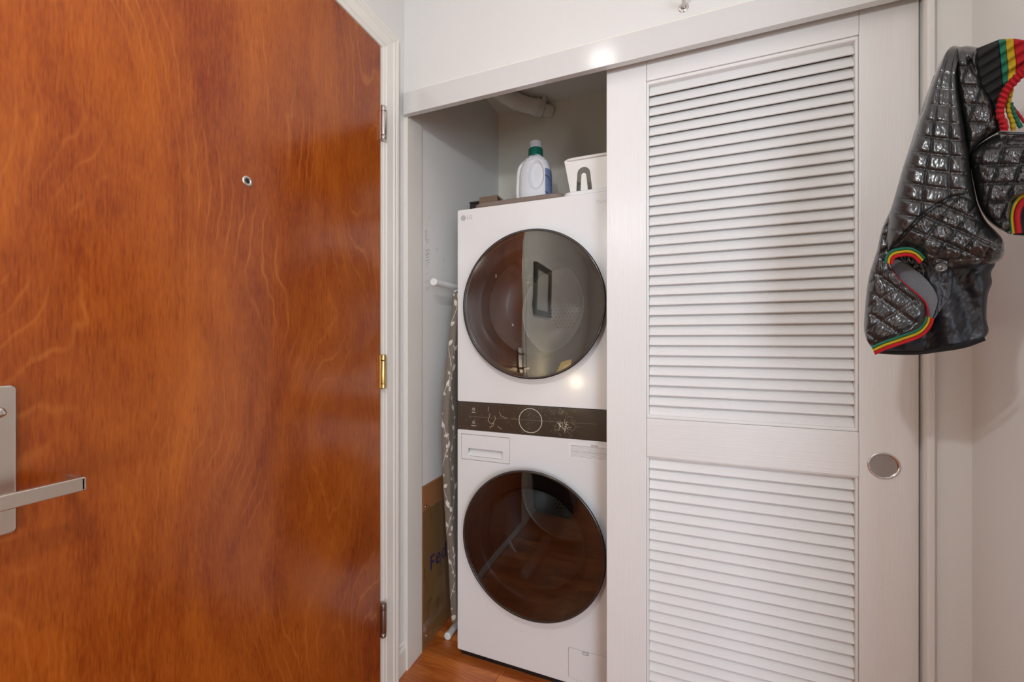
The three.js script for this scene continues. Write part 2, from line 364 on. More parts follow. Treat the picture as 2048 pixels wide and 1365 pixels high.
// ---------------------------------------------------------------- laundry tower
{
  const t = thing('laundry_tower', 'white stacked washer and dryer tower inside the closet', 'washer dryer');
  const X0 = -0.852, X1 = -0.166, Y0 = 0.026, Y1 = 1.912, F = 1.545, B = 2.31, CX = (X0 + X1) / 2 - 0.001;
  const DY = 1.494, WY = 0.549, R = 0.294, P0 = 0.973, P1 = 1.090;
  const fx = (x) => x - X0;
  // front skins with the round openings
  const upper = rrect(X1 - X0, Y1 - P1 - 0.0015, 0.006), lower = rrect(X1 - X0, P0 - Y0 - 0.0015, 0.006);
  const hole = (y) => { const h = new THREE.Path(); h.absarc(fx(CX), y, 0.262, 0, Math.PI * 2, true); return h; };
  upper.holes.push(hole(DY - P1 - 0.0015)); lower.holes.push(hole(WY - Y0));
  // detergent drawer and service flap are set into the lower front
  const dr = { x0: -0.8355, x1: -0.612, y0: 0.845, y1: 0.953 }, sf = { x0: -0.367, x1: -0.178, y0: 0.046, y1: 0.165 };
  lower.holes.push(rrect(dr.x1 - dr.x0, dr.y1 - dr.y0, 0.005, new THREE.Path(), fx(dr.x0), dr.y0 - Y0));
  lower.holes.push(rrect(sf.x1 - sf.x0, sf.y1 - sf.y0, 0.008, new THREE.Path(), fx(sf.x0), sf.y0 - Y0));
  const fz = V(0, 0, F).z;
  mesh('dryer_front', extrude(upper, 0.016, 0.0025, new THREE.Vector3(X0, P1 + 0.0015, fz - 0.016), AX, AY, AZ, 3, 72), M.appliance, t);
  mesh('washer_front', extrude(lower, 0.016, 0.0015, new THREE.Vector3(X0, Y0, fz - 0.016), AX, AY, AZ, 2, 72), M.appliance, t);
  mesh('cabinet', merge([box(X0, X0 + 0.012, Y0, Y1, F + 0.016, B, 0.002), box(X1 - 0.012, X1, Y0, Y1, F + 0.016, B, 0.002), box(X0, X1, Y1 - 0.012, Y1, F + 0.0162, B, 0.002), box(X0, X1, Y0, Y1, B - 0.012, B, 0.002), box(X0, X1, Y0, Y0 + 0.01, F + 0.0162, B, 0.001), box(X0 + 0.01, X1 - 0.01, P0 - 0.03, P0 - 0.01, F + 0.03, B - 0.02, 0)]), M.appliance, t);
  mesh('toe_base', box(X0 + 0.012, X1 - 0.012, 0.0, 0.030, F + 0.014, B - 0.02, 0), M.black, t);
  // control strip: dark film-covered panel with creases
  const W = 1536, H = 256, sx = W / (X1 - X0);
  const ctl = drawn(W, H, (c) => {
    c.fillStyle = '#41372c'; c.fillRect(0, 0, W, H);
    let s = 11; const r = () => { s = (s * 1103515245 + 12345) & 0x7fffffff; return s / 0x7fffffff; };
    const crack = (x, y, a, len, w, col) => { c.strokeStyle = col; c.lineWidth = w; c.lineCap = 'round'; c.beginPath(); c.moveTo(x, y); for (let i = 0; i < len; i++) { a += (r() - 0.5) * 1.0; x += Math.cos(a) * 8; y += Math.sin(a) * 8; c.lineTo(x, y); } c.stroke(); };
    const cream = 'rgba(226,216,186,0.85)', faint = 'rgba(206,196,166,0.55)';
    for (const [x, y, n] of [[330, 30, 6], [345, 90, 9], [395, 110, 12], [440, 70, 13], [330, 150, 10], [385, 185, 8], [425, 200, 6]]) crack(x, y, 1.5, n, 3.2, cream);
    for (let i = 0; i < 60; i++) crack(20 + r() * 1000, 12 + r() * 232, r() * 6.28, 1 + r() * 3, 1.6, faint);
    for (let i = 0; i < 46; i++) crack(930 + r() * 240, 20 + r() * 220, r() * 6.28, 2 + r() * 3, 2, faint);
    for (let i = 0; i < 22; i++) crack(1000 + r() * 80, 120 + r() * 60, r() * 6.28, 2 + r() * 3, 3, cream);
    c.strokeStyle = faint; c.lineWidth = 2; c.beginPath(); c.moveTo(150, 132); c.lineTo(1330, 118); c.stroke();
    for (const [y, a] of [[62, 4], [186, 5]]) {
      c.strokeStyle = '#e8e0cc'; c.lineWidth = 3; c.beginPath(); c.arc(176, y, 12, -1.1, 4.25); c.stroke(); c.beginPath(); c.moveTo(176, y - 16); c.lineTo(176, y - 2); c.stroke();
      c.fillStyle = '#cfc7b2'; for (let i = 0; i < a; i++) c.fillRect(176 - a * 5 + i * 10, y + 24, 7, 9);
    }
  });
  const cg = box(X0 + 0.0008, X1 - 0.0008, P0, P1, F - 0.002, F + 0.016, 0.0015);
  { const uv = cg.attributes.uv, p = cg.attributes.position; for (let i = 0; i < p.count; i++) uv.setXY(i, (p.getX(i) - X0) / (X1 - X0), (p.getY(i) - P0) / (P1 - P0)); }
  const panel = mesh('control_panel', cg, std(L(1, 1, 1), 0.2, { map: ctl, clearcoat: 0.6, clearcoatRoughness: 0.1 }), t, 'dark brown control strip under creased film');
  mesh('dial_ring', new THREE.TorusGeometry(0.0482, 0.0013, 8, 72).translate(-0.521, 1.031, V(0, 0, F - 0.0022).z), std(L(0.72, 0.66, 0.52), 0.4), panel, 'pale ring around the dial');
  // detergent drawer with its grip
  const dw = dr.x1 - dr.x0 - 0.003, dh = dr.y1 - dr.y0 - 0.003;
  const df = rrect(dw, dh, 0.0045); df.holes.push(rrect(0.160, 0.034, 0.004, new THREE.Path(), 0.031, 0.014));
  const drawer = mesh('detergent_drawer', extrude(df, 0.012, 0.0012, new THREE.Vector3(dr.x0 + 0.0015, dr.y0 + 0.0015, fz - 0.0122), AX, AY, AZ, 2), M.appliance, t);
  const grip = box(-0.161 / 2, 0.161 / 2, -0.018, 0.018, 0, 0.004, 0.001); grip.rotateX(-0.55); grip.translate(dr.x0 + 0.1125, dr.y0 + 0.0325, fz - 0.015);
  mesh('grip_recess', merge([grip, box(dr.x0 + 0.004, dr.x1 - 0.004, dr.y0 + 0.004, dr.y1 - 0.004, F + 0.024, F + 0.028, 0)]), M.appliance, drawer);
  mesh('gasket', box(dr.x0 + 0.0004, dr.x1 - 0.0004, dr.y0 + 0.0004, dr.y1 - 0.0004, F + 0.0285, F + 0.031, 0), M.applianceLine, t);
  mesh('gasket', box(sf.x0, sf.x1, sf.y0, sf.y1, F + 0.0125, F + 0.015, 0), M.applianceLine, t);
  const flap = mesh('service_flap', extrude(rrect(sf.x1 - sf.x0 - 0.0022, sf.y1 - sf.y0 - 0.0022, 0.0075), 0.012, 0.0008, new THREE.Vector3(sf.x0 + 0.0011, sf.y0 + 0.0011, fz - 0.0123), AX, AY, AZ, 2), M.appliance, t);
  const lt = new THREE.Shape(); lt.moveTo(-0.0125, 0); lt.lineTo(0.0125, 0); lt.lineTo(0.0125, -0.005); lt.absarc(0.006, -0.005, 0.0065, 0, -Math.PI / 2, true); lt.lineTo(-0.006, -0.0115); lt.absarc(-0.006, -0.005, 0.0065, -Math.PI / 2, -Math.PI, true);
  const li = new THREE.Path(); li.moveTo(-0.0105, -0.0018); li.lineTo(0.0105, -0.0018); li.lineTo(0.0105, -0.005); li.absarc(0.006, -0.005, 0.0045, 0, -Math.PI / 2, true); li.lineTo(-0.006, -0.0095); li.absarc(-0.006, -0.005, 0.0045, -Math.PI / 2, -Math.PI, true); lt.holes.push(li);
  mesh('latch', extrude(lt, 0.0016, 0.0003, new THREE.Vector3(-0.300, sf.y1 - 0.002, fz - 0.0006), AX, AY, AZ, 1), std(L(0.3, 0.3, 0.31), 0.4), flap);
  // notice sticker
  const st = drawn(512, 200, (c, w, h) => {
    c.fillStyle = '#e9e8e6'; c.fillRect(0, 0, w, h);
    let s = 5; const r = () => { s = (s * 1103515245 + 12345) & 0x7fffffff; return s / 0x7fffffff; };
    for (let row = 0; row < 11; row++) { let x = 24; const y = 34 + row * 14.5; c.fillStyle = row === 0 || row === 5 ? '#5a5a5c' : '#9a9a9c'; while (x < w - 30) { const l = 3 + r() * 13; c.fillRect(x, y, l, row === 0 || row === 5 ? 6 : 4.5); x += l + 4; } }
    for (let i = 0; i < 16; i++) { c.fillStyle = '#4c4c50'; c.fillRect(250 + i * 5, 10, r() * 3 + 1, 16); }
  });
  const sg = box(-0.365, -0.19, 0.8985, 0.958, F - 0.0004, F + 0.0002, 0);
  { const uv = sg.attributes.uv, p = sg.attributes.position; for (let i = 0; i < p.count; i++) uv.setXY(i, (p.getX(i) + 0.365) / 0.175, (p.getY(i) - 0.8985) / 0.0595); }
  mesh('notice_sticker', sg, std(L(1, 1, 1), 0.45, { map: st }), t, 'pale sticker printed with small grey text');
  // lettering on the upper front
  const font = await new FontLoader().loadAsync('fonts/droid/droid_sans_regular.typeface.json');
  const word = (s, size, x, y) => { const g = new TextGeometry(s, { font, size, depth: 0.0004, curveSegments: 6 }); g.translate(x, y, fz - 0.0001); return g; };
  mesh('brand_lettering', word('LG', 0.0165, -0.808, 1.868), M.greyPrint, t, 'grey letters LG');
  const face = new THREE.Shape(); face.absarc(0, 0, 0.0115, 0, Math.PI * 2);
  const ring = new THREE.Path(); ring.absarc(0, 0, 0.0088, 0.05, Math.PI * 1.5); ring.absarc(0, 0, 0.0078, Math.PI * 1.5, 0.05, true); face.holes.push(ring);
  const nose = new THREE.Path(); nose.moveTo(-0.0008, 0.0045); nose.lineTo(0.0004, 0.0045); nose.lineTo(0.0004, -0.0035); nose.lineTo(0.0036, -0.0035); nose.lineTo(0.0036, -0.0047); nose.lineTo(-0.0008, -0.0047); face.holes.push(nose);
  mesh('round_emblem', extrude(face, 0.0005, 0, new THREE.Vector3(-0.824, 1.876, fz - 0.0001), AX, AY, AZ), M.greyPrint, t, 'grey round emblem');
  mesh('feature_lettering', word('ThinQ', 0.013, -0.262, 1.868), std(L(0.55, 0.55, 0.53), 0.5), t, 'pale grey lettering ThinQ');
  // round doors
  const porthole = (name, y, tint, op, lab) => {
    const o = V(CX, y, F), out = AZ, d = mesh(name, lathe([[0.262, -0.01], [0.262, 0.0005], [R - 0.022, 0.001], [R - 0.012, 0.012], [R - 0.003, 0.030], [R, 0.036], [R, 0.041], [R - 0.004, 0.0435], [R - 0.0085, 0.0435], [R - 0.0095, 0.041], [R - 0.0095, 0.036], [R - 0.02, 0.034]], o, out, 128), M.darkRim, t, lab);
    mesh('glass', lathe([[0, 0.0445], [R * 0.5, 0.0440], [R * 0.85, 0.0428], [R - 0.0092, 0.0412]], o, out, 128), new THREE.MeshPhysicalMaterial({ color: L(...tint), metalness: 1, roughness: 0.012, transparent: true, opacity: op }), d, 'dark mirror-tinted glass');
    mesh('inner_ring', lathe([[R - 0.02, 0.033], [0.225, 0.028], [0.218, 0.010], [0.205, -0.004], [0.2, -0.02]], o, out, 96), std(L(0.03, 0.028, 0.026), 0.25), d);
    mesh('bowl', lathe([[0.2, -0.02], [0.19, -0.05], [0.172, -0.085], [0.15, -0.105], [0.08, -0.118], [0, -0.12]], o, out, 96), std(L(0.85, 0.86, 0.86), 0.03, { transmission: 1, thickness: 0, ior: 1.5, side: THREE.DoubleSide }), d, 'clear glass bowl');
    const drum = mesh('drum', lathe([[0.262, -0.012], [0.235, -0.03], [0.215, -0.05], [0.24, -0.07], [0.25, -0.09], [0.25, -0.52], [0.235, -0.545], [0.12, -0.55], [0.1, -0.535], [0, -0.53]], o, out, 96), std(L(0.45, 0.44, 0.42), 0.32, { metalness: 0.9, side: THREE.DoubleSide }), d, 'steel drum');
    for (let k = 0; k < 3; k++) {
      const a = 0.7 + k * 2.094, f = new RoundedBoxGeometry(0.05, 0.04, 0.36, 3, 0.018);
      f.translate(0, 0.235, 0); f.rotateZ(a); f.translate(o.x, o.y, o.z - 0.30);
      mesh('lifter', f, std(L(0.4, 0.4, 0.4), 0.35), drum);
    }
    const holes = [];
    for (let i = 0; i < 9; i++) for (let j = 0; j < 9; j++) { const x = (i - 4 + (j % 2) * 0.5) * 0.02, yy = (j - 4) * 0.018; if (x * x + yy * yy < 0.0068) { const h = new THREE.CircleGeometry(0.0042, 10); h.translate(o.x + x, o.y + yy, o.z - 0.529); holes.push(h); } }
    mesh('perforations', merge(holes), M.black, drum).userData.kind = 'stuff';
  };
  porthole('dryer_door', DY, [0.245, 0.23, 0.2], 0.6, 'round dark glass dryer door');
  porthole('washer_door', WY, [0.145, 0.135, 0.122], 0.72, 'round dark glass washer door');
}

// ---------------------------------------------------------------- things on top of the tower
const TOP = 1.912;
{
  const m = mesh('serving_tray', extrude(rrect(0.404, 0.285, 0.055), 0.022, 0.006, V(-0.787, TOP, 1.549), AX, AZ.clone().negate(), AY, 3), std(L(0.20, 0.155, 0.125), 0.5));
  m.userData = { label: 'flat brown tray with rounded corners on top of the dryer', category: 'tray' };
  const c = thing('small_carton', 'small open brown cardboard carton on the brown tray', 'box');
  const card = std(L(0.17, 0.11, 0.07), 0.75);
  const y = TOP + 0.022;
  mesh('body', merge([box(-0.775, -0.69, y, y + 0.042, 1.60, 1.604, 0), box(-0.775, -0.771, y, y + 0.044, 1.604, 1.72, 0), box(-0.694, -0.69, y, y + 0.04, 1.604, 1.72, 0), box(-0.771, -0.694, y, y + 0.042, 1.716, 1.72, 0), box(-0.771, -0.694, y, y + 0.004, 1.604, 1.716, 0)]), card, c);
  const fl = box(0, 0.05, 0, 0.003, 0, 0.11, 0); fl.rotateZ(-0.95); fl.translate(-0.69, y + 0.04, -1.604);
  mesh('flap', fl, card, c);
  const b = thing('black_case', 'small black case beside the brown carton on the dryer', 'case');
  mesh('body', box(-0.838, -0.79, TOP, TOP + 0.052, 1.63, 1.75, 0.004), M.black, b);
  mesh('lid', box(-0.839, -0.789, TOP + 0.053, TOP + 0.062, 1.629, 1.751, 0.003), M.black, b);
}
{
  // detergent jug: stacked rounded sections, with a grip hollow pressed into the side
  const t = thing('detergent_bottle', 'white detergent bottle with green collar and clear cap on the dryer', 'bottle');
  const ox = -0.5625, od = 1.74, y0 = TOP + 0.022, hh = 0.240;
  const prof = [[0, 0.066, 0.046], [0.03, 0.0735, 0.052], [0.3, 0.0735, 0.052], [0.62, 0.0725, 0.051], [0.76, 0.069, 0.049], [0.86, 0.061, 0.046], [0.935, 0.049, 0.041], [0.975, 0.036, 0.034], [1, 0.031, 0.031]];
  const at = (v) => { let i = 0; while (i < prof.length - 2 && v > prof[i + 1][0]) i++; const k = sm(prof[i][0], prof[i + 1][0], v); return [prof[i][1] + (prof[i + 1][1] - prof[i][1]) * k, prof[i][2] + (prof[i + 1][2] - prof[i][2]) * k]; };
  const surf = (a, v, grow = 0) => {
    const [rx, rz] = at(v), n = 2.6, ca = Math.cos(a), sa = Math.sin(a);
    let x = Math.sign(ca) * Math.pow(Math.abs(ca), 2 / n) * (rx + grow), z = Math.sign(sa) * Math.pow(Math.abs(sa), 2 / n) * (rz + grow);
    if (z > 0) { const e = Math.hypot((x - 0.016) / 0.036, (v - 0.60) / 0.285); z -= 0.020 * (1 - sm(0.78, 1.0, e)) * (rz > 0.035 ? 1 : 0); }
    return new THREE.Vector3(ox + x, y0 + v * hh, -od + z);
  };
  const NU = 96, NV = 80;
  const grid = (fn, nu, nv) => { const p = [], uv = [], ix = []; for (let j = 0; j <= nv; j++) for (let i = 0; i <= nu; i++) { const q = fn(i / nu, j / nv); p.push(q.x, q.y, q.z); uv.push(i / nu, j / nv); } for (let j = 0; j < nv; j++) for (let i = 0; i < nu; i++) { const a = j * (nu + 1) + i, b = a + 1, c = a + nu + 1, d = c + 1; ix.push(a, c, b, b, c, d); } const g = new THREE.BufferGeometry(); g.setAttribute('position', new THREE.Float32BufferAttribute(p, 3)); g.setAttribute('uv', new THREE.Float32BufferAttribute(uv, 2)); g.setIndex(ix); g.computeVertexNormals(); return g; };
  const body = grid((u, v) => surf(-u * Math.PI * 2, v), NU, NV);
  mesh('body', body, std(L(0.80, 0.81, 0.83), 0.3), t);
  mesh('handle', tube([V(ox - 0.045, y0 + 0.222, od - 0.012), V(ox - 0.070, y0 + 0.198, od - 0.012), V(ox - 0.079, y0 + 0.13, od - 0.012), V(ox - 0.079, y0 + 0.07, od - 0.012), V(ox - 0.064, y0 + 0.035, od - 0.012)], 0.0095, 48, 12), std(L(0.80, 0.80, 0.78), 0.32), t);
  const label = drawn(128, 256, (c, w, h) => { c.fillStyle = '#9fb0d6'; c.fillRect(0, 0, w, h); c.strokeStyle = '#4a5a86'; c.lineWidth = 2.5; for (let i = -h; i < h * 2; i += 11) { c.beginPath(); c.moveTo(0, i); c.lineTo(w, i + w); c.stroke(); c.beginPath(); c.moveTo(0, i + w); c.lineTo(w, i); c.stroke(); } c.strokeStyle = '#1c2138'; c.lineWidth = 8; c.beginPath(); c.moveTo(0, 60); c.quadraticCurveTo(w * 0.6, 80, w, 140); c.stroke(); c.beginPath(); c.moveTo(0, 200); c.lineTo(w, 250); c.stroke(); });
  const lg = grid((u, v) => surf(0.78 - u * 0.95, 0.16 + v * 0.55, 0.0006), 14, 24);
  mesh('label', lg, std(L(1, 1, 1), 0.4, { map: label, side: THREE.DoubleSide }), t, 'blue hatched label');
  const o = V(ox, y0 + hh, od);
  mesh('collar', lathe([[0.02, -0.004], [0.0335, -0.004], [0.0335, 0.004], [0.0325, 0.006], [0.0325, 0.034], [0.030, 0.037], [0.02, 0.037]], o, AY, 40), std(L(0.004, 0.105, 0.07), 0.35), t, 'dark green collar');
  mesh('cap', lathe([[0.0285, 0.037], [0.0275, 0.066], [0.0262, 0.067], [0.0268, 0.0385]], o, AY, 40), std(L(0.92, 0.92, 0.93), 0.12, { transmission: 0.75, thickness: 0, side: THREE.DoubleSide }), t, 'translucent clear cap');
}
{
  const s = mesh('storage_lid', extrude(rrect(0.222, 0.30, 0.04), 0.018, 0.006, V(-0.395, TOP, 1.552), AX, AZ.clone().negate(), AY, 3), M.whitePlastic);
  s.userData = { label: 'flat white plastic lid under the white basket', category: 'lid' };
  const b = thing('laundry_basket', 'white plastic basket with arched slots on top of the dryer', 'basket');
  const y = TOP + 0.0185, bm = std(L(0.82, 0.80, 0.75), 0.35);
  const X0 = -0.366, X1 = -0.19, h = 0.128, lean = 0.16;
  const wall = (w0) => { const q = new THREE.Shape(); q.moveTo(0, 0); q.lineTo(w0, 0); q.lineTo(w0 + 0.02, h); q.lineTo(-0.02, h); q.closePath(); return q; };
  const front = wall(X1 - X0);
  for (const cx of [0.054, 0.148]) { // arch-shaped slots that leave a tongue between their legs
    const a = new THREE.Path(), y1 = 0.070, ro = 0.0255, ri = 0.0095;
    a.moveTo(cx - ro - 0.006, 0.004); a.lineTo(cx - ro, y1); a.absarc(cx, y1, ro, Math.PI, 0, true); a.lineTo(cx + ro + 0.006, 0.004); a.lineTo(cx + ri + 0.005, 0.004); a.lineTo(cx + ri, y1 - 0.006); a.absarc(cx, y1 - 0.006, ri, 0, Math.PI, false); a.lineTo(cx - ri - 0.005, 0.004); a.closePath();
    if (cx < 0.14) front.holes.push(a);
  }
  const tilt = new THREE.Vector3(0, Math.cos(lean), Math.sin(lean));
  mesh('front_wall', extrude(front, 0.003, 0, new THREE.Vector3(X0, y, -1.585), AX, tilt, new THREE.Vector3().crossVectors(AX, tilt)), bm, b);
  const tb = new THREE.Vector3(0, Math.cos(lean), -Math.sin(lean));
  mesh('back_wall', extrude(wall(X1 - X0), 0.003, 0, new THREE.Vector3(X0, y, -1.79), AX, tb, new THREE.Vector3().crossVectors(AX, tb)), bm, b);
  const side = (x, s) => { const q = new THREE.Shape(); q.moveTo(0, 0); q.lineTo(0.205, 0); q.lineTo(0.223, h); q.lineTo(-0.018, h); q.closePath(); const up = new THREE.Vector3(s * Math.sin(0.17), Math.cos(0.17), 0), az = AZ.clone().negate(); return extrude(q, 0.003, 0, new THREE.Vector3(x, y, -1.585), az, up, new THREE.Vector3().crossVectors(az, up)); };
  mesh('side_wall', side(X0, -1), bm, b); mesh('side_wall', side(X1, 1), bm, b);
  mesh('bottom', box(X0, X1, y, y + 0.003, 1.585, 1.79, 0), bm, b);
  const yr = y + h * 0.99, rr = [], x0 = X0 - 0.023, x1 = X1 + 0.023, d0 = 1.562, d1 = 1.813, rc = 0.03;
  for (const [cx, cd, a0] of [[x0 + rc, d0 + rc, Math.PI], [x0 + rc, d1 - rc, Math.PI / 2], [x1 - rc, d1 - rc, 0], [x1 - rc, d0 + rc, -Math.PI / 2]]) for (let i = 0; i <= 4; i++) { const a = a0 + (Math.PI / 2) * (1 - i / 4); rr.push(V(cx + rc * Math.cos(a), yr, cd + rc * Math.sin(a))); }
  mesh('rim', tube(rr, 0.0062, 120, 10, true), bm, b);
}

// ---------------------------------------------------------------- vent duct under the closet ceiling
{
  const t = thing('vent_pipe', 'white vent pipe with clamp under the closet ceiling', 'pipe');
  const pm = std(L(0.84, 0.82, 0.77), 0.5), y = 2.733;
  const pts = [V(-0.90, y, 1.62), V(-0.895, y, 1.85), V(-0.885, y, 2.03), V(-0.862, y, 2.13), V(-0.815, y, 2.21), V(-0.765, y, 2.265), V(-0.725, y, 2.305)];
  mesh('duct', tube(pts, 0.044, 60, 28), pm, t);
  const ax = pts[6].clone().sub(pts[5]).normalize();
  for (const k of [0.35, 0.62]) { const c = new THREE.CatmullRomCurve3(pts), p = c.getPoint(k), a = c.getTangent(k); mesh('joint_ring', lathe([[0.043, -0.012], [0.0475, -0.012], [0.0475, 0.012], [0.043, 0.012]], p, a, 32), pm, t); }
  mesh('clamp', lathe([[0.04, -0.022], [0.0505, -0.022], [0.0515, -0.012], [0.049, -0.008], [0.049, 0.008], [0.0515, 0.012], [0.0505, 0.022], [0.04, 0.022]], pts[6].clone().addScaledVector(ax, -0.005), ax, 36), std(L(0.74, 0.72, 0.68), 0.45), t);
  const lug = new RoundedBoxGeometry(0.022, 0.034, 0.03, 2, 0.004); lug.rotateZ(-0.5); lug.translate(-0.688, 2.765, -2.292);
  mesh('clamp_lug', lug, std(L(0.74, 0.72, 0.68), 0.45), t);
  mesh('end_fitting', cyl(pts[6].clone(), V(-0.672, y, 2.369), 0.036, 28), pm, t);
}

// ---------------------------------------------------------------- ironing board and flattened carton
{
  const t = thing('ironing_board', 'folded ironing board in grey leaf-print cover beside the washer', 'ironing board');
  const cover = drawn(512, 2048, (c, w, h) => {
    c.fillStyle = '#776e62'; c.fillRect(0, 0, w, h);
    let s = 3; const r = () => { s = (s * 1103515245 + 12345) & 0x7fffffff; return s / 0x7fffffff; };
    for (let i = 0; i < 5000; i++) { c.fillStyle = r() > 0.5 ? 'rgba(140,130,116,0.25)' : 'rgba(92,84,76,0.25)'; c.fillRect(r() * w, r() * h, 1 + r() * 2, 6 + r() * 14); }
    const leaf = (x, y, a, l) => { c.save(); c.translate(x, y); c.rotate(a); c.fillStyle = '#e9e4da'; c.beginPath(); c.moveTo(0, 0); c.bezierCurveTo(l * 0.36, -l * 0.2, l * 0.32, -l * 0.8, 0, -l); c.bezierCurveTo(-l * 0.32, -l * 0.8, -l * 0.36, -l * 0.2, 0, 0); c.fill(); c.strokeStyle = '#8b8378'; c.lineWidth = 1.5; for (const k of [-0.1, 0.03, 0.14]) { c.beginPath(); c.moveTo(0, -2); c.quadraticCurveTo(l * k * 2, -l * 0.5, l * k * 0.6, -l * 0.92); c.stroke(); } c.restore(); };
    for (let k = 0; k < 4; k++) {
      const x0 = [384, 452, 90, 220][k];
      c.strokeStyle = '#e9e4da'; c.lineWidth = 2.2; c.beginPath();
      for (let y = 0; y <= h; y += 8) { const x = x0 + 22 * Math.sin(y / 62 + k * 1.7); y ? c.lineTo(x, y) : c.moveTo(x, y); } c.stroke();
      for (let y = 10 + (k % 3) * 26; y < h; y += 112) { const x = x0 + 22 * Math.sin(y / 62 + k * 1.7), sd = r() > 0.5 ? 1 : -1; leaf(x, y, sd * (0.35 + r() * 0.5), 36 + r() * 12); leaf(x, y + 48, -sd * (0.6 + r() * 0.5), 20 + r() * 8); }
    }
  });
  cover.wrapS = cover.wrapT = THREE.RepeatWrapping; cover.repeat.set(1 / 0.4, 1 / 1.6);
  const sh = new THREE.Shape();
  const front = [[1.607, 1.562], [1.598, 1.50], [1.583, 1.42], [1.557, 1.29], [1.532, 1.18], [1.514, 1.07], [1.508, 0.94], [1.516, 0.80], [1.528, 0.68], [1.545, 0.53], [1.565, 0.38], [1.580, 0.21], [1.594, 0.095]];
  sh.moveTo(1.66, 1.585); sh.splineThru(front.map(([d, y]) => new THREE.Vector2(d, y))); sh.lineTo(1.90, 0.095); sh.splineThru([new THREE.Vector2(1.91, 0.5), new THREE.Vector2(1.90, 1.1), new THREE.Vector2(1.85, 1.4), new THREE.Vector2(1.76, 1.555), new THREE.Vector2(1.66, 1.585)]);
  const g = uvMetres(extrude(sh, 0.034, 0.011, new THREE.Vector3(-0.914, 0, 0), AZ.clone().negate(), AY, AX, 5, 10));
  mesh('board', g, std(L(1, 1, 1), 0.85, { map: cover, bumpMap: paintBump, bumpScale: 0.001 }), t, 'grey cover printed with white leaves');
  const wm = std(L(0.80, 0.80, 0.79), 0.35);
  for (const [y, d] of [[1.601, 1.486], [0.0165, 1.602]]) {
    const f = mesh('foot_bar', cyl(V(-0.936, y, d + 0.006), V(-0.936, y, d + 0.36), 0.0145, 28), wm, t, 'white round foot bar');
    mesh('end_cap', lathe([[0.0145, 0], [0.0162, 0.001], [0.0165, 0.014], [0.0155, 0.0185], [0.010, 0.0192], [0.0085, 0.0184], [0, 0.0184]], V(-0.936, y, d + 0.018), AZ, 32), wm, f);
  }
  mesh('leg', cyl(V(-0.934, 0.02, 1.80), V(-0.934, 1.59, 1.68), 0.0105, 16), wm, t);
  mesh('leg', cyl(V(-0.934, 0.02, 1.84), V(-0.934, 1.59, 1.74), 0.0105, 16), wm, t);
}
{
  const t = thing('shipping_carton', 'flattened brown shipping carton leaning on the closet side wall', 'cardboard box');
  mesh('panel', box(-1.0115, -1.0005, 0.001, 0.712, 1.506, 1.96, 0.001), std(L(0.34, 0.145, 0.052), 0.7), t);
  const W = 512, H = 668, S = W / 0.454; // the printed, film-wrapped face
  const print = drawn(W, H, (c) => {
    c.fillStyle = '#83633f'; c.fillRect(0, 0, W, H);
    let s = 9; const r = () => { s = (s * 1103515245 + 12345) & 0x7fffffff; return s / 0x7fffffff; };
    for (let i = 0; i < 900; i++) { c.fillStyle = r() > 0.5 ? 'rgba(150,115,70,0.10)' : 'rgba(70,50,30,0.10)'; c.fillRect(r() * W, r() * H, 2 + r() * 3, 20 + r() * 60); }
    const at = (d, y) => [(d - 1.506) * S, H - y * S];
    const [x, y] = at(1.555, 0.322);
    c.font = 'bold 100px sans-serif'; c.fillStyle = '#3b3360'; c.fillText('Fed', x, y); const w = c.measureText('Fed').width; c.fillStyle = '#5d5750'; c.fillText('Ex', x + w, y);
    c.strokeStyle = '#4a3a26'; c.lineWidth = 5; const [bx, by] = at(1.545, 0.19); c.strokeRect(bx, by, 88, 96);
    c.fillStyle = '#8a6c48'; const [ux, uy] = at(1.57, 0.205); c.beginPath(); c.moveTo(ux, uy + 40); c.lineTo(ux + 36, uy - 50); c.lineTo(ux + 130, uy - 50); c.lineTo(ux + 130, uy + 40); c.fill();
  });
  const q = new THREE.Shape(); q.moveTo(0, 0); q.lineTo(0.454, 0); q.lineTo(0.454, 0.585); let e = 0.454; while (e > 0.02) { e -= 0.012 + rnd() * 0.014; q.lineTo(Math.max(e, 0.004), 0.585 - rnd() * 0.012 + (0.454 - e) * 0.05); } q.lineTo(0, 0.6); q.closePath();
  const fg = extrude(q, 0.0012, 0, new THREE.Vector3(-1.0005, 0.008, -1.506), AZ.clone().negate(), AY, AX);
  { const uv = fg.attributes.uv, p = fg.attributes.position; for (let i = 0; i < p.count; i++) uv.setXY(i, (-p.getZ(i) - 1.506) / 0.454, p.getY(i) / (H / S)); }
  mesh('printed_film', fg, std(L(1, 1, 1), 0.32, { map: print, clearcoat: 1, clearcoatRoughness: 0.06, side: THREE.DoubleSide }), t, 'glossy film over purple print');
  for (const [d, y] of [[1.526, 0.622], [1.532, 0.052]]) mesh('staple_stud', lathe([[0.006, 0], [0.006, 0.0015], [0.003, 0.003], [0, 0.003]], V(-0.9993, y, d), AX, 16), M.satin, t);
}

// ---------------------------------------------------------------- steel wall peg above the fascia
{
  const t = thing('wall_peg', 'stainless steel wall peg with round flange above the louvre door', 'peg');
  const o = V(0.040, 2.409, DW);
  mesh('flange', lathe([[0.0155, 0], [0.0155, 0.0015], [0.013, 0.0035], [0.0085, 0.004], [0.008, 0.003]], o, AZ, 32), M.chrome, t);
  mesh('rod', cyl(o, V(0.040, 2.409, DW - 0.10), 0.0062, 20), M.steel, t);
}

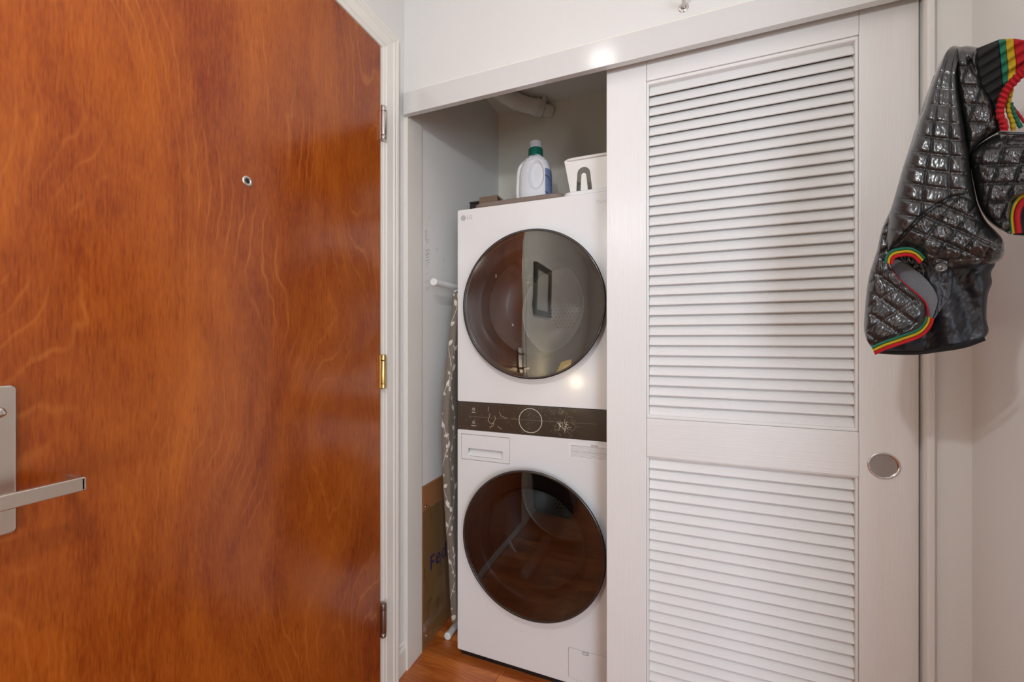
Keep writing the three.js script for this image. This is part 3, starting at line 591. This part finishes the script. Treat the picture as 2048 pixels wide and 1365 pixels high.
// ---------------------------------------------------------------- quilted jacket on the right wall
{
  const cs = Math.cos(YAW), sn = Math.sin(YAW);
  const P0 = { x: 0.497, d: 1.058 }, N = { x: -0.425, d: -0.905 };     // the plane the jacket hangs in, and its outward side
  const place = (px, py, off) => {
    const tx = (px - 1024) / FOCAL, ty = (682.5 - py) / FOCAL;
    const dx = cs * tx - sn, dd = sn * tx + cs;
    const s = (N.x * P0.x + N.d * P0.d + off) / (N.x * dx + N.d * dd);
    return V(dx * s, EYE + ty * s, dd * s);
  };
  const curve = (pts) => { const c = new THREE.CatmullRomCurve3(pts.map(([x, y]) => new THREE.Vector3(x, y, 0)), false, 'centripetal'); return (k) => c.getPointAt(clamp(k)); };
  // panel between four edges (left, right from top to bottom; top, bottom from left to right), puffed into a pillow
  function panel({ left, right, top, bottom, off, puff = 0.012, back = 0.02, rim = 0.12, quilt = null, nu = 70, nv = 110, slope = null }) {
    const l = curve(left), r = curve(right);
    const t = top ? curve(top) : null, b = bottom ? curve(bottom) : null;
    const at = (u, v) => {
      const a = l(v), c = r(v), x = [a.x + (c.x - a.x) * u, a.y + (c.y - a.y) * u];
      const l0 = l(0), r0 = r(0), l1 = l(1), r1 = r(1);
      if (t) { const q = t(u); x[0] += (1 - v) * (q.x - (l0.x + (r0.x - l0.x) * u)); x[1] += (1 - v) * (q.y - (l0.y + (r0.y - l0.y) * u)); }
      if (b) { const q = b(u); x[0] += v * (q.x - (l1.x + (r1.x - l1.x) * u)); x[1] += v * (q.y - (l1.y + (r1.y - l1.y) * u)); }
      return x;
    };
    const pos = [], uv = [], ix = [], half = (nu + 1) * (nv + 1);
    for (let s = 0; s < 2; s++) for (let j = 0; j <= nv; j++) for (let i = 0; i <= nu; i++) {
      const u = i / nu, v = j / nv, [px, py] = at(u, v);
      const e = Math.min(u, 1 - u, v * 1.6, (1 - v) * 1.6) / rim, k = Math.sqrt(1 - Math.pow(1 - clamp(e), 2));
      const base = off + (slope ? slope(u, v) : 0);
      const o = s ? base - back * k : base + puff * k + (quilt ? quilt(px, py, u, v) * k : 0);
      const q = place(px, py, o); pos.push(q.x, q.y, q.z); uv.push(u * 0.6, v * 1.1);
    }
    for (let s = 0; s < 2; s++) for (let j = 0; j < nv; j++) for (let i = 0; i < nu; i++) {
      const a = s * half + j * (nu + 1) + i, b2 = a + 1, c = a + nu + 1, d = c + 1;
      s ? ix.push(a, b2, c, b2, d, c) : ix.push(a, c, b2, b2, c, d);
    }
    const g = new THREE.BufferGeometry();
    g.setAttribute('position', new THREE.Float32BufferAttribute(pos, 3)); g.setAttribute('uv', new THREE.Float32BufferAttribute(uv, 2)); g.setIndex(ix); g.computeVertexNormals();
    return g;
  }
  // knitted band: strip between two offsets (in photo pixels) beside a curve
  function band(pts, w0, w1, off, puff, rib = 0, n = 90) {
    const c = curve(pts), pos = [], uv = [], ix = [], m = 8, half = (n + 1) * (m + 1);
    for (let s = 0; s < 2; s++) for (let j = 0; j <= n; j++) {
      const k = j / n, p = c(k), q0 = c(Math.max(0, k - 0.02)), q1 = c(Math.min(1, k + 0.02)), tx = q1.x - q0.x, ty = q1.y - q0.y, len = Math.hypot(tx, ty) || 1;
      const nx = -ty / len, ny = tx / len;
      for (let i = 0; i <= m; i++) {
        const u = i / m, wob = rib ? 1 + 0.12 * Math.sin(k * rib * 6.2832) : 1, w = w0 + (w1 - w0) * u, kk = Math.sqrt(Math.max(0, 1 - Math.pow(2 * u - 1, 2)));
        const o = off + (s ? -0.6 : 1) * puff * kk * (rib ? 0.75 + 0.25 * Math.sin(k * rib * 6.2832) : 1);
        const q = place(p.x + nx * w * wob, p.y + ny * w * wob, o); pos.push(q.x, q.y, q.z); uv.push(u, k * 20);
      }
    }
    for (let s = 0; s < 2; s++) for (let j = 0; j < n; j++) for (let i = 0; i < m; i++) { const a = s * half + j * (m + 1) + i, b2 = a + 1, cc = a + m + 1, d = cc + 1; s ? ix.push(a, cc, b2, b2, cc, d) : ix.push(a, b2, cc, b2, d, cc); }
    const g = new THREE.BufferGeometry();
    g.setAttribute('position', new THREE.Float32BufferAttribute(pos, 3)); g.setAttribute('uv', new THREE.Float32BufferAttribute(uv, 2)); g.setIndex(ix); g.computeVertexNormals();
    return g;
  }
  const wrinkle = (x, y, k = 1) => 0.0022 * k * fbm(x / 16, y / 16, 3, 4) + 0.0016 * k * fbm(x / 6, y / 9, 2, 9);
  const seam = (v, w = 0.12) => Math.sqrt(1 - Math.pow(1 - clamp(Math.min(v - Math.floor(v), 1 - (v - Math.floor(v))) / w / 2.2), 2));
  const diamond = (ax, bx, sa, sb, ox = 0, oy = 0) => (x, y) => 0.0075 * seam((y + ax * x + ox) / sa) * seam((y + bx * x + oy) / sb) + wrinkle(x, y, 1.5);

  const shell = std(L(0.016, 0.0155, 0.0155), 0.30, { clearcoat: 0.7, clearcoatRoughness: 0.22 });
  const satin = std(L(0.006, 0.0068, 0.011), 0.42);
  const facing = std(L(0.04, 0.043, 0.052), 0.42);
  const knitBump = tex(256, 256, (u, v) => 0.5 + 0.5 * Math.sin(u * 6.2832 * 32) * Math.abs(Math.sin(v * 6.2832 * 24)), false, [6, 6]);
  const knit = (c) => std(c, 0.85, { bumpMap: knitBump, bumpScale: 0.0008, sheen: 0.4, sheenRoughness: 0.6, sheenColor: c });
  const kBlack = knit(L(0.013, 0.012, 0.012)), kGreen = knit(L(0.018, 0.26, 0.15)), kYellow = knit(L(0.95, 0.62, 0.006)), kRed = knit(L(0.88, 0.006, 0.02));
  const fleeceTex = tex(256, 256, (u, v) => { const k = clamp(0.5 + 0.9 * noise(u * 60, v * 60) + 0.6 * noise(u * 120, v * 120, 3)); return [0.05 + 0.17 * k, 0.05 + 0.17 * k, 0.055 + 0.175 * k]; }, true, [2, 2]);
  const fleece = std(L(1, 1, 1), 0.95, { map: fleeceTex });

  const J = thing('quilted_jacket', 'shiny black quilted jacket with red yellow green knit trim on the wall', 'jacket');
  const body = new THREE.Group(); // parts below are listed from the wall outwards
  mesh('lining', panel({ off: -0.035, puff: 0.02, back: 0.05, rim: 0.2, nu: 60, nv: 80,
    left: [[1800, 500], [1790, 560], [1775, 640], [1752, 700]], right: [[1992, 505], [1990, 530], [1982, 545], [1984, 565], [1976, 590], [1973, 638], [1977, 664], [1966, 680]],
    bottom: [[1752, 700], [1790, 707], [1836, 708], [1869, 704], [1931, 694], [1966, 680]],
    quilt: (x, y) => 0.008 * Math.sin((x - 0.10 * y) / 15 + 1.3 * Math.sin(y / 60)) * sm(520, 600, y) + wrinkle(x, y, 1.2) + 0.006 * Math.sin(y / 16 + x / 30) * sm(640, 690, y) }), satin, J, 'dark navy satin lining');
  mesh('hem_facing', band([[1750, 703], [1790, 706], [1836, 706], [1869, 702], [1931, 692], [1970, 678]], -4, 4, -0.006, 0.006), kBlack, J);
  mesh('inner_flap', panel({ off: -0.012, puff: 0.006, back: 0.006, nu: 40, nv: 60, left: [[1840, 520], [1856, 560], [1871, 583], [1876, 602], [1870, 625], [1855, 654]], right: [[1904, 530], [1906, 560], [1902, 588], [1895, 606], [1884, 618], [1858, 655]], quilt: (x, y) => wrinkle(x, y, 2) }), facing, J, 'grey satin facing');
  mesh('sleeve_lining', panel({ off: -0.014, puff: 0.004, back: 0.006, nu: 40, nv: 40, left: [[1782, 505], [1782, 522], [1800, 540], [1830, 560]], right: [[1856, 508], [1868, 545], [1862, 560], [1858, 568]], quilt: (x, y) => wrinkle(x, y, 3) }), shell, J);
  mesh('fleece_facing', panel({ off: -0.004, puff: 0.005, back: 0.006, nu: 40, nv: 70, left: [[1776, 520], [1790, 552], [1812, 572], [1835, 591], [1851, 608], [1855, 632], [1853, 652]], right: [[1796, 519], [1822, 532], [1854, 560], [1870, 582], [1876, 600], [1870, 624], [1857, 654]], quilt: (x, y) => 0.0012 * fbm(x / 2, y / 2, 2) }), fleece, J, 'grey fleece facing');
  mesh('lower_sleeve', panel({ off: 0.0, puff: 0.022, back: 0.045, rim: 0.16, nu: 90, nv: 150,
    left: [[1868, 150], [1844, 214], [1826, 272], [1802, 348], [1784, 412], [1764, 458], [1753, 504], [1739, 549], [1733, 585], [1729, 630], [1728, 660], [1733, 681], [1744, 696]],
    right: [[1884, 150], [1880, 250], [1860, 350], [1835, 420], [1800, 480], [1774, 524], [1791, 552], [1812, 571], [1835, 590], [1851, 607], [1855, 628], [1851, 645], [1838, 662], [1796, 678], [1746, 697]],
    quilt: diamond(-0.72, 0.62, 44, 46, 10, 12) }), shell, J, 'black quilted lower sleeve');
  mesh('sleeve', panel({ off: 0.022, puff: 0.040, back: 0.045, rim: 0.22, nu: 120, nv: 190,
    left: [[1900, 95], [1892, 104], [1876, 135], [1862, 170], [1845, 222], [1836, 245], [1826, 281], [1810, 322], [1790, 391], [1779, 430], [1772, 465], [1770, 485], [1774, 506]],
    right: [[1926, 95], [1919, 120], [1917, 155], [1923, 198], [1931, 250], [1938, 300], [1942, 340], [1949, 380], [1956, 410], [1972, 442], [1992, 463], [2006, 480], [2009, 502]],
    top: [[1900, 95], [1908, 92], [1926, 95]],
    bottom: [[1774, 506], [1788, 499], [1812, 497], [1834, 504], [1849, 518], [1866, 541], [1904, 540], [1960, 531], [1990, 526], [2004, 516], [2009, 502]],
    quilt: (x, y, u) => {
      const k = y + 0.0014 * (x - 1880) * (x - 1880) * 0.4 - 0.12 * (x - 1870);
      const sy = 388 + 0.004 * (x - 1950) * (x - 1950);
      const sq = 0.0072 * seam((k - 276) / 33) * seam(u * 3.05 - 0.02);
      const di = 0.0085 * seam((y + 1.25 * x - 2790) / 62) * seam((y - 0.42 * x + 380) / 36);
      const m = sm(sy - 3, sy + 3, y);
      return (sq * (0.3 + 0.7 * sm(190, 270, y)) * (1 - m) + di * m) - 0.007 * Math.exp(-Math.pow((y - sy) / 4.5, 2)) + wrinkle(x, y, 0.5 + 1.6 * m) - (y > 512 ? 0.006 * Math.exp(-Math.pow((y - 519 + 0.05 * (x - 1905)) / 2.5, 2)) : 0);
    } }), shell, J, 'black quilted sleeve');
  mesh('front_panel', panel({ off: 0.03, puff: 0.028, back: 0.05, rim: 0.25, nu: 80, nv: 110,
    left: [[1914, 95], [1912, 130], [1914, 165], [1920, 205], [1928, 250], [1934, 290], [1937, 314]], right: [[1957, 95], [1958, 130], [1968, 172], [1988, 203], [1998, 235], [2002, 262]],
    top: [[1914, 95], [1935, 92], [1957, 95]], bottom: [[1937, 314], [1955, 292], [1976, 276], [2002, 262]],
    quilt: (x, y, u, v) => 0.0065 * seam((y - 0.06 * x - 18) / 37) * seam((y * 0.42 + x - 1992) / 46) + wrinkle(x, y, 1.3) - 0.008 * Math.exp(-Math.pow((x - 1938 - (y - 120) * 0.45) / 5, 2)) * sm(108, 120, y) * (1 - sm(140, 160, y)) }), shell, J, 'black quilted shoulder panel');
  mesh('second_sleeve', panel({ off: 0.012, puff: 0.045, back: 0.05, rim: 0.28, nu: 90, nv: 120,
    left: [[1938, 311], [1942, 340], [1949, 378], [1958, 412], [1973, 438], [1994, 456], [2021, 470]], right: [[2078, 272], [2088, 310], [2084, 350], [2066, 384], [2036, 398], [2022, 430], [2022, 468]],
    top: [[1938, 311], [1954, 292], [1975, 277], [2000, 266], [2048, 266], [2078, 272]],
    quilt: (x, y) => 0.009 * seam((y + 0.02 * x - 293 - 40) / 37) * seam((y * 0.33 + x - 2063) / 43) + wrinkle(x, y, 2) }), shell, J, 'black quilted front and second sleeve');
  mesh('second_cuff_lining', panel({ off: -0.01, puff: 0.006, back: 0.03, nu: 20, nv: 30, left: [[2036, 388], [2024, 430], [2026, 470]], right: [[2110, 380], [2112, 430], [2108, 476]] }), satin, J);
  // collar: ribbed knit in bands
  const rib = (x, y) => 0.0042 * Math.sin((y + 0.62 * (x - 1960)) / 10.5 * 3.1416) + 0.0008 * fbm(x / 2, y / 2, 2);
  const C = (name, left, right, m, lab) => mesh(name, panel({ off: 0.045, puff: 0.010, back: 0.045, rim: 0.10, nu: 40, nv: 130, left, right, quilt: rib }), m, J, lab);
  C('collar', [[1953, 97], [1954, 130], [1965, 174], [1985, 205], [1994, 232], [1997, 260]], [[1998, 79], [2001, 110], [2004, 145], [2008, 178], [2004, 205], [2000, 240], [2000, 262]], kBlack, 'black ribbed knit collar');
  C('green_band', [[1996, 79], [2000, 110], [2003, 145], [2007, 178]], [[2012, 78], [2014, 110], [2017, 140], [2017, 168]], kGreen, 'green knit band');
  C('yellow_band', [[2010, 78], [2013, 110], [2016, 140], [2014, 170]], [[2028, 77], [2030, 105], [2033, 135], [2026, 160]], kYellow, 'yellow knit band');
  C('red_band', [[2026, 77], [2029, 105], [2032, 135], [2030, 158]], [[2048, 80], [2058, 105], [2056, 128], [2046, 148]], kRed, 'red knit band');
  mesh('collar_edge', band([[2062, 122], [2050, 140], [2036, 154], [2020, 172], [2009, 190], [2002, 212], [2001, 232], [2008, 248], [2008, 262]], -8.5, 9, 0.058, 0.012, 15), kRed, J, 'rolled red collar edge');
  mesh('collar_edge', band([[2022, 178], [2018, 196], [2015, 212], [2018, 228], [2024, 244], [2026, 262]], -6, 5, 0.046, 0.008, 8), kYellow, J);
  mesh('collar_edge', band([[2020, 206], [2025, 220], [2032, 238], [2042, 256]], -6, 5, 0.038, 0.007, 6), kGreen, J);
  mesh('collar_edge', band([[2026, 216], [2036, 228], [2048, 244], [2066, 262]], -4, 3, 0.032, 0.006, 6), kRed, J);
  mesh('collar_back', panel({ off: -0.015, puff: 0.008, back: 0.02, nu: 30, nv: 40, left: [[2048, 84], [2058, 120], [2070, 200], [2066, 262]], right: [[2096, 100], [2104, 140], [2108, 210], [2104, 268]], quilt: rib }), kBlack, J);
  mesh('neck_facing', band([[1996, 266], [2020, 267], [2048, 268], [2078, 272]], -3.5, 3, 0.052, 0.004), facing, J);
  // striped knit edges
  const T1 = [[1772, 526], [1775, 513], [1784, 504], [1800, 499.5], [1818, 498.5], [1834, 504], [1849, 518]];
  const T2 = [[1854, 634], [1851, 645], [1838, 660], [1800, 675], [1768, 686], [1744, 697]];
  for (const [nm, m, a, b] of [['green_edge', kGreen, -4, 2], ['yellow_edge', kYellow, 1.5, 8], ['red_edge', kRed, 7.5, 15]]) {
    mesh(nm, band(T1, a, b, 0.048, 0.005), m, J); mesh(nm, band(T2, -b * 1.0, -a, 0.036, 0.005), m, J);
  }
  mesh('red_piping', band([[1774, 520], [1778, 534], [1791, 552], [1812, 571], [1835, 590], [1851, 607], [1856, 628], [1853, 645]], -2.2, 1.8, 0.012, 0.004), kRed, J);
  const T3 = [[2060, 386], [2040, 392], [2027, 408], [2021, 432], [2024, 468]];
  for (const [nm, m, a, b] of [['green_edge', kGreen, -2, 3], ['yellow_edge', kYellow, 2, -7], ['red_edge', kRed, -6.5, -20]]) mesh(nm, band(T3, Math.min(a, b), Math.max(a, b), 0.045, 0.007), m, J);
  const sp = place(1882, 535, 0.066), nrm = new THREE.Vector3(N.x, 0, -N.d);
  mesh('snap_button', lathe([[0.0085, 0], [0.0085, 0.0018], [0.0068, 0.003], [0.0058, 0.0018], [0.004, 0.0018], [0.0032, 0.003], [0, 0.003]], sp.clone().addScaledVector(nrm, -0.006), nrm, 24), std(L(0.10, 0.095, 0.09), 0.3, { metalness: 0.8 }), J, 'dark metal snap');
  // the hook that carries it, on the right wall
  const h = thing('coat_hook', 'steel coat hook on the wall behind the jacket collar', 'hook');
  mesh('plate', box(WR - 0.006, WR, 1.84, 1.93, 0.98, 1.01, 0.002), M.steel, h);
  mesh('arm', tube([V(WR - 0.004, 1.885, 0.995), V(WR - 0.05, 1.865, 1.0), V(WR - 0.09, 1.872, 1.0), V(WR - 0.105, 1.90, 1.0)], 0.005, 24, 10), M.steel, h);
}

// ---------------------------------------------------------------- behind the camera: what the glossy doors mirror
{
  const p = thing('picture_frame', 'dark framed picture on the wall past the entry door', 'picture');
  mesh('frame', merge([box(WL, WL + 0.03, 1.55, 1.60, -0.61, -0.10, 0.003), box(WL, WL + 0.03, 1.97, 2.02, -0.61, -0.10, 0.003), box(WL, WL + 0.03, 1.60, 1.97, -0.15, -0.10, 0.003), box(WL, WL + 0.03, 1.60, 1.97, -0.61, -0.56, 0.003)]), std(L(0.03, 0.028, 0.02), 0.4), p);
  mesh('print', box(WL, WL + 0.008, 1.60, 1.97, -0.56, -0.15, 0), std(L(0.5, 0.49, 0.45), 0.6), p);
  const s = thing('light_switch', 'white light switch plate past the entry door', 'switch');
  mesh('plate', box(WL, WL + 0.006, 1.36, 1.475, 0.02, 0.092, 0.002), M.whitePlastic, s);
  mesh('rocker', box(WL + 0.005, WL + 0.011, 1.39, 1.445, 0.042, 0.07, 0.002), M.whitePlastic, s);
  const c = thing('black_cabinet', 'low black cabinet against the wall behind', 'cabinet');
  mesh('body', box(WL + 0.014, -0.67, 0.03, 0.82, -0.95, -0.10, 0.003), M.black, c);
  mesh('door_panel', box(-0.669, -0.652, 0.05, 0.80, -0.52, -0.11, 0.003), M.black, c); mesh('door_panel', box(-0.669, -0.652, 0.05, 0.80, -0.94, -0.53, 0.003), M.black, c);
  mesh('plinth', box(WL + 0.03, -0.69, 0, 0.03, -0.93, -0.12, 0), M.black, c);
  const l = thing('table_lamp', 'small table lamp glowing on the black cabinet', 'lamp');
  const o = V(-0.75, 0.8205, -0.36);
  mesh('base', lathe([[0, 0], [0.05, 0], [0.05, 0.012], [0.012, 0.02], [0.008, 0.11], [0, 0.11]], o, AY, 32), M.steel, l);
  mesh('lamp_shade', lathe([[0.085, 0.11], [0.06, 0.27], [0, 0.272]], o, AY, 40), std(L(0.9, 0.75, 0.45), 0.9, { emissive: L(1, 0.72, 0.30), emissiveIntensity: 2.2, side: THREE.DoubleSide }), l);
  const pl = new THREE.PointLight(L(1, 0.83, 0.55), LIGHT.lamp); pl.position.copy(o).add(new THREE.Vector3(0, 0.18, 0)); pl.shadow.radius = 2; pl.castShadow = true; scene.add(pl);
}
{ // recessed ceiling light of the hall
  const t = thing('ceiling_light', 'round recessed ceiling light of the entry hall', 'ceiling light');
  const o = V(-0.32, CEIL, 0.66);
  mesh('rim', lathe([[0.085, 0], [0.085, -0.004], [0.07, -0.006], [0.068, -0.001]], o, AY, 40), M.trim, t);
  mesh('diffuser', lathe([[0, -0.0015], [0.068, -0.0015]], o, AY, 40), std(L(0.9, 0.9, 0.9), 0.6, { emissive: L(1, 0.95, 0.88), emissiveIntensity: 12, side: THREE.DoubleSide }), t);
  const r = new THREE.RectAreaLight(L(1, 0.98, 0.94), LIGHT.ceiling, 0.12, 0.12); r.position.set(o.x, CEIL - 0.008, o.z); r.lookAt(o.x, 0, o.z); scene.add(r);
}
{ // pendant just above and behind the camera, which throws the sharp shadows
  const t = thing('pendant_lamp', 'small globe pendant lamp hanging in the entry hall', 'lamp');
  const o = V(-0.27, 2.09, 0.0);
  mesh('cord', cyl(new THREE.Vector3(o.x, o.y + 0.044, o.z), new THREE.Vector3(o.x, CEIL - 0.002, o.z), 0.003, 8), M.black, t);
  mesh('globe', new THREE.SphereGeometry(0.05, 32, 24).translate(o.x, o.y, o.z), std(L(0.95, 0.93, 0.9), 0.4, { emissive: L(1, 0.95, 0.88), emissiveIntensity: 10 }), t);
  mesh('socket', lathe([[0.0, 0.066], [0.018, 0.066], [0.02, 0.042]], o, AY, 20), M.black, t);
  const pl = new THREE.PointLight(L(0.94, 0.975, 1.0), LIGHT.pendant); pl.position.copy(o); pl.castShadow = true; pl.shadow.radius = 1.6; scene.add(pl);
}

renderer.render(scene, camera);
